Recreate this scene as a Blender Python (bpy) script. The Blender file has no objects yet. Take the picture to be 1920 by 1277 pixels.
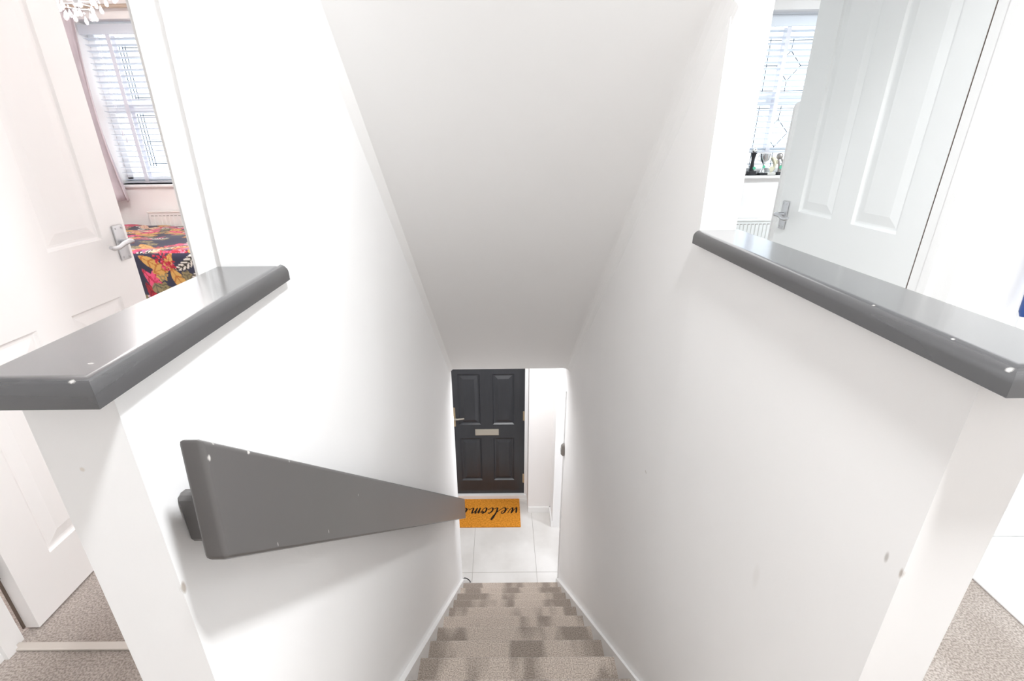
import bpy, bmesh, math, random
import numpy as np
from mathutils import Vector, Matrix

random.seed(7)
rng = np.random.default_rng(7)
S = bpy.context.scene
COL = S.collection

# ------------------------------------------------------------------ camera
H = 1.3056                                   # eye height above the landing carpet (landing floor is z = 0)
FPX = 912.61                                 # focal length in pixels of the 1920 px wide frame
PITCH, YAW, ROLL = (math.radians(a) for a in (22.605, 0.293, 0.715))
Fv = Vector((-math.sin(YAW) * math.cos(PITCH), math.cos(YAW) * math.cos(PITCH), -math.sin(PITCH)))
Rv = Vector((math.cos(YAW), math.sin(YAW), 0.0))
Uv = Rv.cross(Fv)
R2 = Rv * math.cos(ROLL) - Uv * math.sin(ROLL)
U2 = Uv * math.cos(ROLL) + Rv * math.sin(ROLL)
cam = bpy.data.cameras.new('camera')
cam.sensor_width = 36.0
cam.lens = FPX * 36.0 / 1920.0
cam.shift_x = 22.8 / 1920.0
cam.shift_y = 6.6 / 1920.0
cam.clip_start = 0.02
cam_o = bpy.data.objects.new('camera', cam)
COL.objects.link(cam_o)
cam_o.matrix_world = Matrix(((R2.x, U2.x, -Fv.x, 0), (R2.y, U2.y, -Fv.y, 0), (R2.z, U2.z, -Fv.z, H), (0, 0, 0, 1)))
S.camera = cam_o

# ------------------------------------------------------------------ world, exposure, large lights
w = bpy.data.worlds.new('overcast_sky')
S.world = w
w.use_nodes = True
bg = w.node_tree.nodes['Background']
bg.inputs['Color'].default_value = (0.90, 0.95, 1.0, 1)
bg.inputs['Strength'].default_value = 3.2
S.view_settings.view_transform = 'Standard'
S.view_settings.look = 'None'
S.view_settings.exposure = 0.17
S.view_settings.gamma = 1.0
S.view_settings.use_curve_mapping = False
S.cycles.max_bounces = 14
S.cycles.diffuse_bounces = 8
S.cycles.transparent_max_bounces = 16
S.cycles.caustics_reflective = False
S.cycles.caustics_refractive = False

LIGHTS = [  # name, location, radius, power (W), colour : landing lamp and chandelier, plus added unseen room lamps
    ('landing_lamp_light', (0.34, 0.21, 2.335), 0.085, 42.0, (0.965, 0.985, 1.0)),
    ('hall_fill_light', (0.02, 3.83, -0.315), 0.12, 12.5, (0.985, 0.99, 1.0)),  # unseen lamp added to send light up the lower stairs
    ('study_fill_light', (1.35, 3.65, -0.315), 0.12, 15.0, (0.88, 0.93, 1.0)),  # unseen lamp added to fill the room off the hall
    ('bedroom_fill_light', (2.85, 3.2, 2.335), 0.16, 36.0, (0.88, 0.96, 1.0)),  # added out of view to light the right bedroom
    ('bathroom_fill_light', (2.1, 0.75, 2.335), 0.14, 8.0, (0.90, 0.96, 1.0)),  # unseen lamp added to brighten the bathroom
    ('chandelier_light', (-1.89, 2.6, 2.16), 0.10, 72.0, (1.0, 0.965, 0.955)),
]


# ------------------------------------------------------------------ helpers
def sock(nt, node, out, dst, inp):
    nt.links.new(node.outputs[out], dst.inputs[inp])


def mat(name, col, rough=0.5, metal=0.0, var=0.0, vscale=6.0, bump=0.0, bscale=200.0, spec=0.5, coat=0.0, vec=None, col2=None):
    """painted / plain surface: base colour with a noise variation and fine relief"""
    m = bpy.data.materials.new(name)
    m.use_nodes = True
    nt = m.node_tree
    b = nt.nodes['Principled BSDF']
    b.inputs['Base Color'].default_value = (*col, 1)
    b.inputs['Roughness'].default_value = rough
    b.inputs['Metallic'].default_value = metal
    b.inputs['Specular IOR Level'].default_value = spec
    if coat:
        b.inputs['Coat Weight'].default_value = coat
        b.inputs['Coat Roughness'].default_value = 0.12
    tc = nt.nodes.new('ShaderNodeTexCoord')
    src = tc.outputs['Object']
    if vec:
        mp = nt.nodes.new('ShaderNodeMapping')
        mp.inputs['Scale'].default_value = vec
        nt.links.new(src, mp.inputs['Vector'])
        src = mp.outputs['Vector']
    if var or col2:
        n = nt.nodes.new('ShaderNodeTexNoise')
        n.inputs['Scale'].default_value = vscale
        n.inputs['Detail'].default_value = 4
        nt.links.new(src, n.inputs['Vector'])
        r = nt.nodes.new('ShaderNodeValToRGB')
        c2 = col2 or tuple(max(0, c * (1 - var)) for c in col)
        r.color_ramp.elements[0].position = 0.35
        r.color_ramp.elements[1].position = 0.65
        r.color_ramp.elements[0].color = (*c2, 1)
        r.color_ramp.elements[1].color = (*col, 1)
        nt.links.new(n.outputs['Fac'], r.inputs['Fac'])
        nt.links.new(r.outputs['Color'], b.inputs['Base Color'])
    if bump:
        n2 = nt.nodes.new('ShaderNodeTexNoise')
        n2.inputs['Scale'].default_value = bscale
        n2.inputs['Detail'].default_value = 3
        nt.links.new(src, n2.inputs['Vector'])
        bp = nt.nodes.new('ShaderNodeBump')
        bp.inputs['Strength'].default_value = bump
        bp.inputs['Distance'].default_value = 0.002
        nt.links.new(n2.outputs['Fac'], bp.inputs['Height'])
        nt.links.new(bp.outputs['Normal'], b.inputs['Normal'])
    return m


def add_marks(m, marks):
    """scuffs with a shape of their own on a painted wall: (centre, half sizes, colour, strength)"""
    nt = m.node_tree
    b = nt.nodes['Principled BSDF']
    cur = b.inputs['Base Color'].links[0].from_socket if b.inputs['Base Color'].links else None
    geo = nt.nodes.new('ShaderNodeNewGeometry')
    nz = nt.nodes.new('ShaderNodeTexNoise')
    nz.inputs['Scale'].default_value = 90
    for c, h, col, st in marks:
        sub = nt.nodes.new('ShaderNodeVectorMath'); sub.operation = 'SUBTRACT'
        sub.inputs[1].default_value = c
        nt.links.new(geo.outputs['Position'], sub.inputs[0])
        dv = nt.nodes.new('ShaderNodeVectorMath'); dv.operation = 'DIVIDE'
        dv.inputs[1].default_value = h
        nt.links.new(sub.outputs[0], dv.inputs[0])
        ln = nt.nodes.new('ShaderNodeVectorMath'); ln.operation = 'LENGTH'
        nt.links.new(dv.outputs[0], ln.inputs[0])
        ad = nt.nodes.new('ShaderNodeMath'); ad.operation = 'ADD'
        nt.links.new(ln.outputs['Value'], ad.inputs[0])
        nt.links.new(nz.outputs['Fac'], ad.inputs[1])
        mr = nt.nodes.new('ShaderNodeMapRange')
        mr.inputs['From Min'].default_value = 1.0
        mr.inputs['From Max'].default_value = 1.6
        mr.inputs['To Min'].default_value = st
        mr.inputs['To Max'].default_value = 0.0
        nt.links.new(ad.outputs[0], mr.inputs['Value'])
        mx = nt.nodes.new('ShaderNodeMix'); mx.data_type = 'RGBA'
        nt.links.new(mr.outputs['Result'], mx.inputs['Factor'])
        if cur is not None:
            nt.links.new(cur, mx.inputs['A'])
        else:
            mx.inputs['A'].default_value = b.inputs['Base Color'].default_value
        mx.inputs['B'].default_value = (*col, 1)
        cur = mx.outputs['Result']
    nt.links.new(cur, b.inputs['Base Color'])


def glass_mat(name, tint=(1, 1, 1), gloss=0.08):
    m = bpy.data.materials.new(name)
    m.use_nodes = True
    nt = m.node_tree
    nt.nodes.clear()
    o = nt.nodes.new('ShaderNodeOutputMaterial')
    t = nt.nodes.new('ShaderNodeBsdfTransparent')
    t.inputs['Color'].default_value = (*tint, 1)
    g = nt.nodes.new('ShaderNodeBsdfGlossy')
    g.inputs['Roughness'].default_value = 0.02
    mx = nt.nodes.new('ShaderNodeMixShader')
    mx.inputs['Fac'].default_value = gloss
    nt.links.new(t.outputs[0], mx.inputs[1])
    nt.links.new(g.outputs[0], mx.inputs[2])
    nt.links.new(mx.outputs[0], o.inputs['Surface'])
    return m


def emit_mat(name, col, st):
    m = bpy.data.materials.new(name)
    m.use_nodes = True
    b = m.node_tree.nodes['Principled BSDF']
    b.inputs['Base Color'].default_value = (*col, 1)
    b.inputs['Emission Color'].default_value = (*col, 1)
    b.inputs['Emission Strength'].default_value = st
    return m


def carpet_mat(name, light, dark, pile=True, stairs=False):
    m = bpy.data.materials.new(name)
    m.use_nodes = True
    nt = m.node_tree
    b = nt.nodes['Principled BSDF']
    b.inputs['Roughness'].default_value = 0.95
    b.inputs['Specular IOR Level'].default_value = 0.1
    b.inputs['Sheen Weight'].default_value = 0.25
    tc = nt.nodes.new('ShaderNodeTexCoord')
    fine = nt.nodes.new('ShaderNodeTexNoise')
    fine.inputs['Scale'].default_value = 185
    fine.inputs['Detail'].default_value = 3
    nt.links.new(tc.outputs['Object'], fine.inputs['Vector'])
    mp = nt.nodes.new('ShaderNodeMapping')
    mp.inputs['Scale'].default_value = (5.5, 1.6, 1.2) if stairs else (3, 3, 3)
    nt.links.new(tc.outputs['Object'], mp.inputs['Vector'])
    big = nt.nodes.new('ShaderNodeTexNoise')
    big.inputs['Scale'].default_value = 1.0
    big.inputs['Detail'].default_value = 2
    nt.links.new(mp.outputs['Vector'], big.inputs['Vector'])
    r1 = nt.nodes.new('ShaderNodeValToRGB')
    r1.color_ramp.elements[0].position = 0.36
    r1.color_ramp.elements[1].position = 0.62
    r1.color_ramp.elements[0].color = (*dark, 1)
    r1.color_ramp.elements[1].color = (*light, 1)
    nt.links.new(fine.outputs['Fac'], r1.inputs['Fac'])
    r2 = nt.nodes.new('ShaderNodeValToRGB')
    r2.color_ramp.elements[0].position = 0.44
    r2.color_ramp.elements[1].position = 0.54
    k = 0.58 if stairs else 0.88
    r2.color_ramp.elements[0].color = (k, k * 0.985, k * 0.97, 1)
    r2.color_ramp.elements[1].color = (1, 1, 1, 1)
    fac = big.outputs['Fac']
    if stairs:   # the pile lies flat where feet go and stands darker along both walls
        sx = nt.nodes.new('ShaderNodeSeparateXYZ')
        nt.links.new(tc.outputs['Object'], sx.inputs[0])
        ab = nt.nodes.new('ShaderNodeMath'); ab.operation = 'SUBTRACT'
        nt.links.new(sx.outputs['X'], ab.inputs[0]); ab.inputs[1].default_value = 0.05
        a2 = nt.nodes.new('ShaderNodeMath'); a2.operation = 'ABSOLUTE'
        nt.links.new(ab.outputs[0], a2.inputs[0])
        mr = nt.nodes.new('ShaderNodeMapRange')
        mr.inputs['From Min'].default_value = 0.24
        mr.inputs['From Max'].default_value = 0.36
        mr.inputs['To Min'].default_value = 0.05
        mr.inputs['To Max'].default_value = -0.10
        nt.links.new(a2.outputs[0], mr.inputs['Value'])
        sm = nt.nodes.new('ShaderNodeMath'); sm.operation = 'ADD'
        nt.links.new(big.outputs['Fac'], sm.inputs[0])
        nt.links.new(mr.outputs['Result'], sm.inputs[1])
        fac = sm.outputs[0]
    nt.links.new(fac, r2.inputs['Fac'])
    mx = nt.nodes.new('ShaderNodeMix'); mx.data_type = 'RGBA'; mx.blend_type = 'MULTIPLY'
    mx.inputs['Factor'].default_value = 1.0
    nt.links.new(r1.outputs['Color'], mx.inputs['A'])
    nt.links.new(r2.outputs['Color'], mx.inputs['B'])
    nt.links.new(mx.outputs['Result'], b.inputs['Base Color'])
    bp = nt.nodes.new('ShaderNodeBump')
    bp.inputs['Strength'].default_value = 0.7
    bp.inputs['Distance'].default_value = 0.004
    nt.links.new(fine.outputs['Fac'], bp.inputs['Height'])
    nt.links.new(bp.outputs['Normal'], b.inputs['Normal'])
    return m


WHITE = (0.915, 0.913, 0.910)
M = {}
M['wall'] = mat('wall_paint', WHITE, 0.6, var=0.015, vscale=2.5, bump=0.05, bscale=120, spec=0.3)
M['wall_l'] = mat('wall_paint_stairs_left', (0.94, 0.94, 0.942), 0.55, var=0.012, vscale=3, bump=0.06, bscale=120, spec=0.3)
M['wall_r'] = mat('wall_paint_stairs_right', (0.93, 0.922, 0.916), 0.55, var=0.015, vscale=2.2, bump=0.06, bscale=120, spec=0.3)
add_marks(M['wall_r'], [((0.508, 0.488, 0.79), (0.03, 0.0035, 0.010), (0.42, 0.39, 0.36), 0.7),
                        ((0.508, 0.463, 0.789), (0.004, 0.003, 0.009), (0.46, 0.40, 0.35), 0.8),
                        ((0.500, 1.381, 0.246), (0.03, 0.012, 0.005), (0.55, 0.5, 0.46), 0.6),
                        ((0.5, 0.72, 0.5), (0.03, 0.012, 0.03), (0.84, 0.82, 0.80), 0.5)])
add_marks(M['wall_l'], [((-0.398, 0.441, 0.80), (0.004, 0.004, 0.010), (0.46, 0.40, 0.34), 0.8),
                        ((-0.46, 0.438, 0.98), (0.003, 0.02, 0.003), (0.7, 0.62, 0.52), 0.5)])
M['ceil'] = mat('ceiling_paint', (0.895, 0.89, 0.884), 0.8, bump=0.04, bscale=90, spec=0.2)
M['bedwall'] = mat('bedroom_wall_paint', (0.88, 0.855, 0.845), 0.7, spec=0.2, bump=0.03)
M['gloss'] = mat('white_gloss_paint', (0.90, 0.897, 0.893), 0.32, bump=0.015, bscale=60)
M['doorw'] = mat('white_satin_door_paint', (0.89, 0.878, 0.872), 0.38, bump=0.05, bscale=40, vec=(14, 14, 1))
M['doorr'] = mat('white_satin_door_paint_cool', (0.87, 0.885, 0.885), 0.38, bump=0.05, bscale=40, vec=(14, 14, 1))
M['upvc'] = mat('white_upvc', (0.93, 0.935, 0.94), 0.25)
M['slat'] = mat('blind_slat', (0.90, 0.92, 0.95), 0.4)
M['tape'] = mat('blind_tape', (0.90, 0.89, 0.92), 0.9)
def translucent(m, k):
    nt = m.node_tree
    p = nt.nodes['Principled BSDF']
    t = nt.nodes.new('ShaderNodeBsdfTranslucent')
    t.inputs['Color'].default_value = p.inputs['Base Color'].default_value
    mx = nt.nodes.new('ShaderNodeMixShader')
    mx.inputs['Fac'].default_value = k
    out = next(n for n in nt.nodes if n.type == 'OUTPUT_MATERIAL')
    nt.links.new(p.outputs[0], mx.inputs[1])
    nt.links.new(t.outputs[0], mx.inputs[2])
    nt.links.new(mx.outputs[0], out.inputs['Surface'])


translucent(M['slat'], 0.45)
translucent(M['tape'], 0.45)

M['lead'] = mat('lead_came', (0.10, 0.13, 0.17), 0.5, metal=0.4)
M['capd'] = mat('dark_grey_satin_paint', (0.050, 0.050, 0.053), 0.26, var=0.06, vscale=5, spec=0.8, coat=1.0)
M['rail'] = mat('dark_grey_rail_paint', (0.105, 0.100, 0.098), 0.34, var=0.05, vscale=4)
chip = (0.62, 0.6, 0.57)
add_marks(M['rail'], [((-0.317, 0.452, 1.004), (0.0033, 0.0033, 0.0022), chip, 1), ((-0.317, 0.51, 0.952), (0.0033, 0.0066, 0.0028), chip, 1),
                      ((-0.317, 0.436, 0.995), (0.0033, 0.0022, 0.0044), chip, 1), ((-0.316, 0.60, 0.872), (0.0022, 0.0039, 0.0022), chip, 0.9),
                      ((-0.316, 0.52, 0.79), (0.0022, 0.0011, 0.0039), chip, 0.7), ((-0.316, 0.68, 0.66), (0.0022, 0.0017, 0.0044), chip, 0.7),
                      ((-0.316, 0.85, 0.60), (0.0022, 0.0022, 0.0033), chip, 0.6), ((-0.316, 1.25, 0.10), (0.0022, 0.0033, 0.0066), chip, 0.6)])
add_marks(M['capd'], [((-0.402, 0.405, 1.104), (0.0040, 0.0028, 0.0024), chip, 0.68), ((0.497, 0.43, 1.093), (0.0040, 0.0035, 0.0032), chip, 0.68),
                      ((0.50, 0.50, 1.097), (0.0020, 0.0024, 0.0016), chip, 0.60), ((-0.462, 0.402, 1.103), (0.0032, 0.0017, 0.0016), chip, 0.60),
                      ((0.497, 0.62, 1.097), (0.0020, 0.0024, 0.0016), chip, 0.52), ((-0.41, 0.44, 1.106), (0.0036, 0.0021, 0.0016), chip, 0.45)])
M['fdoor'] = mat('anthracite_door_paint', (0.038, 0.040, 0.046), 0.36, var=0.1, vscale=5, bump=0.05, bscale=30, vec=(12, 12, 1))
M['brass'] = mat('satin_brass', (0.62, 0.50, 0.33), 0.35, metal=0.9)
M['nickel'] = mat('satin_nickel', (0.66, 0.63, 0.56), 0.32, metal=0.9)
M['chrome'] = mat('satin_chrome', (0.62, 0.63, 0.65), 0.28, metal=0.9)
M['pewter'] = mat('brushed_metal', (0.36, 0.34, 0.32), 0.38, metal=0.8)
M['carpet'] = carpet_mat('landing_carpet', (0.54, 0.48, 0.44), (0.29, 0.25, 0.222))
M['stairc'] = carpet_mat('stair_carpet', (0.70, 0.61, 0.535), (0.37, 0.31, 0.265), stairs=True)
M['strip'] = mat('threshold_strip_metal', (0.66, 0.61, 0.56), 0.4, metal=0.3)
M['tile'] = mat('pale_stone_tile', (0.78, 0.765, 0.745), 0.24, col2=(0.66, 0.64, 0.615), vscale=2.6, bump=0.03, bscale=25)
M['grout'] = mat('tile_grout', (0.42, 0.40, 0.37), 0.9)
M['bathf'] = mat('white_bathroom_floor', (0.88, 0.88, 0.88), 0.25)
M['coir'] = mat('coir_fibre', (0.80, 0.335, 0.045), 0.95, col2=(0.54, 0.20, 0.02), vscale=60, bump=0.8, bscale=500, spec=0.1)
M['ink'] = mat('mat_black_print', (0.02, 0.016, 0.013), 0.95, spec=0.1)
M['rad'] = mat('radiator_enamel', (0.84, 0.82, 0.80), 0.3)
M['radr'] = mat('radiator_enamel_white', (0.86, 0.87, 0.86), 0.3)
M['flute_shade'] = mat('flute_shade_grey', (0.35, 0.33, 0.31), 0.8)  # grey tone painting the shade at the radiator flute tops
M['curtain'] = mat('mauve_curtain', (0.66, 0.60, 0.635), 0.75, var=0.15, vscale=30, bump=0.2, bscale=300, vec=(1, 1, 0.2))
M['pole'] = mat('beige_curtain_pole', (0.50, 0.40, 0.32), 0.4)
M['glass'] = glass_mat('window_glass', (0.97, 0.99, 1.0), 0.06)
M['crystal'] = glass_mat('cut_crystal', (0.97, 0.97, 0.98), 0.22)
_nt = M['crystal'].node_tree
_d = _nt.nodes.new('ShaderNodeBsdfDiffuse'); _d.inputs['Color'].default_value = (0.95, 0.95, 0.96, 1)
_m1 = next(n for n in _nt.nodes if n.type == 'MIX_SHADER')
_m2 = _nt.nodes.new('ShaderNodeMixShader'); _m2.inputs['Fac'].default_value = 0.35
_nt.links.new(_m1.outputs[0], _m2.inputs[1]); _nt.links.new(_d.outputs[0], _m2.inputs[2])
_nt.links.new(_m2.outputs[0], next(n for n in _nt.nodes if n.type == 'OUTPUT_MATERIAL').inputs['Surface'])
M['black'] = mat('black_plastic', (0.02, 0.02, 0.024), 0.35)
M['silver'] = mat('polished_silver', (0.72, 0.74, 0.76), 0.18, metal=0.95)
M['gold'] = mat('pale_gold', (0.78, 0.74, 0.58), 0.28, metal=0.7)
M['pewt'] = mat('antique_silver', (0.42, 0.39, 0.37), 0.35, metal=0.7)
M['green'] = mat('green_badge', (0.10, 0.48, 0.30), 0.4)
M['ballw'] = mat('football_white', (0.82, 0.81, 0.79), 0.4)
M['navy'] = mat('blue_plastic', (0.022, 0.07, 0.26), 0.4)
M['plaque'] = mat('silver_plaque', (0.7, 0.69, 0.66), 0.3, metal=0.6)
M['paving'] = mat('outdoor_paving', (0.42, 0.41, 0.40), 0.9, var=0.2, vscale=3)
M['lamp'] = emit_mat('lamp_diffuser', (1.0, 0.98, 0.95), 6.0)
M['edge'] = mat('hinge_gap_shade', (0.13, 0.095, 0.075), 0.8)  # dark brown put in as the shade of the door hinge gaps
M['sheet'] = mat('bed_base_fabric', (0.30, 0.29, 0.30), 0.9)


def nb():
    return bmesh.new()


def box(bm, x0, x1, y0, y1, z0, z1, bev=0.0, seg=2):
    g = bmesh.ops.create_cube(bm, size=1.0)
    vs = g['verts']
    for v in vs:
        v.co = Vector((x0 + (v.co.x + .5) * (x1 - x0), y0 + (v.co.y + .5) * (y1 - y0), z0 + (v.co.z + .5) * (z1 - z0)))
    if bev:
        es = list({e for v in vs for e in v.link_edges})
        bmesh.ops.bevel(bm, geom=es, offset=bev, segments=seg, profile=0.5, affect='EDGES')


def prism(bm, pts, axis, a, b):
    """polygon pts in the plane normal to axis ('x': (y,z); 'y': (x,z); 'z': (x,y)), extruded from a to b"""
    def mk(p, t):
        return {'x': (t, p[0], p[1]), 'y': (p[0], t, p[1]), 'z': (p[0], p[1], t)}[axis]
    v0 = [bm.verts.new(mk(p, a)) for p in pts]
    v1 = [bm.verts.new(mk(p, b)) for p in pts]
    n = len(pts)
    fs = [bm.faces.new(v0), bm.faces.new(v1)]
    for i in range(n):
        fs.append(bm.faces.new((v0[i], v0[(i + 1) % n], v1[(i + 1) % n], v1[i])))
    bmesh.ops.recalc_face_normals(bm, faces=fs)
    return fs


def hexa(bm, bot, top):
    """8-corner solid from two quads (lists of 4 points each)"""
    v0 = [bm.verts.new(p) for p in bot]
    v1 = [bm.verts.new(p) for p in top]
    fs = [bm.faces.new(v0), bm.faces.new(v1)] + [bm.faces.new((v0[i], v0[(i + 1) % 4], v1[(i + 1) % 4], v1[i])) for i in range(4)]
    bmesh.ops.recalc_face_normals(bm, faces=fs)


def tube(bm, pts, r, n=10, cap=True):
    """round bar along a list of points; r is a number or one radius per point"""
    P = [Vector(p) for p in pts]
    rs = r if isinstance(r, (list, tuple)) else [r] * len(P)
    rings = []
    up = None
    for i, p in enumerate(P):
        d = (P[min(i + 1, len(P) - 1)] - P[max(i - 1, 0)]).normalized()
        if up is None:
            up = Vector((0, 0, 1)) if abs(d.z) < 0.9 else Vector((1, 0, 0))
        s = d.cross(up).normalized()
        up = s.cross(d).normalized()
        rings.append([bm.verts.new(p + (s * math.cos(2 * math.pi * k / n) + up * math.sin(2 * math.pi * k / n)) * rs[i]) for k in range(n)])
    fs = []
    for a, b in zip(rings, rings[1:]):
        for k in range(n):
            fs.append(bm.faces.new((a[k], a[(k + 1) % n], b[(k + 1) % n], b[k])))
    if cap:
        fs += [bm.faces.new(rings[0]), bm.faces.new(rings[-1])]
    bmesh.ops.recalc_face_normals(bm, faces=fs)


def lathe(bm, c, prof, n=16):
    """profile [(radius, z)] turned around the vertical through c"""
    rings = []
    for r, z in prof:
        r = max(r, 1e-4)
        rings.append([bm.verts.new((c[0] + r * math.cos(2 * math.pi * k / n), c[1] + r * math.sin(2 * math.pi * k / n), c[2] + z)) for k in range(n)])
    fs = []
    for a, b in zip(rings, rings[1:]):
        for k in range(n):
            fs.append(bm.faces.new((a[k], a[(k + 1) % n], b[(k + 1) % n], b[k])))
    fs += [bm.faces.new(rings[0]), bm.faces.new(rings[-1])]
    bmesh.ops.recalc_face_normals(bm, faces=fs)


def ball(bm, c, r, sub=2):
    g = bmesh.ops.create_icosphere(bm, subdivisions=sub, radius=r)
    for v in g['verts']:
        v.co += Vector(c)


def obj(name, bm, m, parent=None, smooth=False, angle=40):
    me = bpy.data.meshes.new(name)
    bm.to_mesh(me)
    bm.free()
    if m is not None:
        me.materials.append(M[m] if isinstance(m, str) else m)
    if smooth:
        for p in me.polygons:
            p.use_smooth = True
        try:
            me.set_sharp_from_angle(angle=math.radians(angle))
        except Exception:
            pass
    o = bpy.data.objects.new(name, me)
    COL.objects.link(o)
    if parent is not None:
        o.parent = parent
        o.matrix_parent_inverse = Matrix.Translation(-parent.location)
    return o


def empty(name, loc=(0, 0, 0)):
    o = bpy.data.objects.new(name, None)
    o.empty_display_size = 0.05
    COL.objects.link(o)
    o.location = loc
    return o


def tag(o, label=None, cat=None, group=None, kind=None):
    if label:
        o['label'] = label
    if cat:
        o['category'] = cat
    if group:
        o['group'] = group
    if kind:
        o['kind'] = kind
    return o


def struct(o, label=None):
    o['kind'] = 'structure'
    if label:
        o['label'] = label
    return o


def B(*boxes, bev=0.0):
    bm = nb()
    for b in boxes:
        box(bm, *b, bev=bev)
    return bm


def wall_y(x0, x1, y0, y1, z0, z1, holes):
    """wall normal to y with rectangular holes (hx0,hx1,hz0,hz1), as boxes"""
    bm = nb()
    xs = sorted({x0, x1, *[h[0] for h in holes], *[h[1] for h in holes]})
    for a, b in zip(xs, xs[1:]):
        spans = sorted([(h[2], h[3]) for h in holes if h[0] <= a + 1e-6 and h[1] >= b - 1e-6])
        z = z0
        for s0, s1 in spans:
            if s0 > z + 1e-6:
                box(bm, a, b, y0, y1, z, s0)
            z = max(z, s1)
        if z < z1 - 1e-6:
            box(bm, a, b, y0, y1, z, z1)
    return bm


# ------------------------------------------------------------------ dimensions
XL, XLo = -0.398, -0.497          # left stair wall
YL0, YLW = 0.438, 0.85            # its near end, and where it rises to full height
YR0, YRW = 0.461, 1.215
YE = 3.40                         # foot of the stair walls
ZF = -2.6                         # hall floor
ZC = 2.38                         # upstairs ceiling
ZHC = -0.278                      # hall ceiling
YS = 3.315                        # foot of the sloped ceiling
GO, RI = 0.225, 0.2
YN0 = 0.561                       # nosing of the landing
YF0, YF1 = 4.388, 4.72            # front wall of the house
CXL, CXR = -0.3745, 0.478         # carpet edges on the stairs
SL = RI / GO

# ------------------------------------------------------------------ the shell
bm = nb()
prism(bm, [(YL0, ZF), (YL0, 1.077), (YLW, 1.077), (YLW, ZC), (YF0, ZC), (YF0, ZHC), (YE, ZHC), (YE, ZF)], 'x', XLo, XL)
struct(obj('wall_left', bm, 'wall_l'), 'white plastered wall along the left side of the stairs, half height at the landing')

bm = nb()   # right stair wall, very slightly bent in plan
xa, xb, xc = 0.508, 0.490, 0.508
oa, ob, oc = 0.600, 0.578, 0.602
hexa(bm, [(xa, YR0, ZF), (xb, YRW, ZF), (ob, YRW, ZF), (oa, YR0, ZF)], [(xa, YR0, 1.068), (xb, YRW, 1.068), (ob, YRW, 1.068), (oa, YR0, 1.068)])
hexa(bm, [(xb, YRW, ZF), (xc, YE, ZF), (oc, YE, ZF), (ob, YRW, ZF)], [(xb, YRW, ZC), (xc, YE, ZC), (oc, YE, ZC), (ob, YRW, ZC)])
hexa(bm, [(xc, YE, -0.535), (xc, YF0, -0.535), (oc, YF0, -0.535), (oc, YE, -0.535)], [(xc, YE, ZC), (xc, YF0, ZC), (oc, YF0, ZC), (oc, YE, ZC)])
box(bm, 0.526, oc, 4.15, YF0, ZF, -0.535)
struct(obj('wall_right', bm, 'wall_r'), 'white plastered wall along the right side of the stairs with small scuffs')

LW = (-3.30, -2.05, 1.0, 2.205)   # window openings in the front wall
RW = (1.70, 2.85, 1.012, 2.205)
bm = wall_y(-4.8, 3.9, YF0, YF1, ZF, ZC, [(-0.655, 0.272, ZF, -0.50), LW, RW])
struct(obj('wall_front', bm, 'bedwall'), 'front wall of the house with the front door and two bedroom windows')
struct(obj('wall_back', B((-4.8, 3.9, -1.75, -1.6, -0.3, ZC)), 'wall'))
struct(obj('wall_side_left', B((-4.8, -4.6, -1.6, YF0, ZF, ZC)), 'bedwall'))
struct(obj('wall_side_right', B((3.7, 3.9, -1.6, YF0, ZF, ZC)), 'wall'))
struct(obj('wall_landing_left', B((-1.95, -1.85, -1.6, 0.862, 0, ZC)), 'wall'))
# landing wall with the left bedroom doorway
bm = wall_y(-4.6, XLo, 0.862, 0.965, 0, ZC, [(-1.405, -0.530, 0, 2.03)])
struct(obj('wall_bedroom_left', bm, 'wall'), 'white landing wall around the left bedroom doorway')
# landing wall with the right bedroom doorway; behind it the bathroom wall
bm = wall_y(0.60, 3.7, 1.335, 1.465, 0, ZC, [(0.606, 1.294, 0, 2.03)])
struct(obj('wall_bedroom_right', bm, 'wall'), 'white landing wall around the right bedroom doorway')
bm = nb()
box(bm, 1.507, 1.60, -1.6, 0.42, 0, ZC)
box(bm, 1.507, 1.60, 0.42, 1.335, 2.03, ZC)
struct(obj('wall_landing_right', bm, 'wall'), 'white landing wall beside the bathroom doorway')
struct(obj('wall_bathroom', B((1.6, 3.7, -0.1, 0.0, 0, ZC), (2.7, 2.8, 0.0, 1.335, 0, ZC)), 'wall'))
struct(obj('wall_hall', B((-1.85, XLo, 3.15, 3.30, ZF, ZHC), (-1.95, -1.85, 3.15, YF0, ZF, ZHC), (0.602, 2.3, 2.95, 3.05, ZF, ZHC), (2.2, 2.3, 3.05, YF0, ZF, ZHC)), 'wall'))
# ceilings
struct(obj('ceiling', B((-4.8, 3.9, -1.75, YF1, ZC, ZC + 0.12)), 'wall'), 'flat upstairs ceiling')
bm = nb()
yt = YS - (ZC - ZHC) / SL
prism(bm, [(yt, ZC - 0.001), (YS, ZHC), (YF0 - 0.001, ZHC), (YF0 - 0.001, ZC - 0.001)], 'x', XL - 0.04, 0.53)
struct(obj('ceiling_sloped', bm, 'ceil'), 'pale grey sloped ceiling running down over the stairs')

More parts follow.
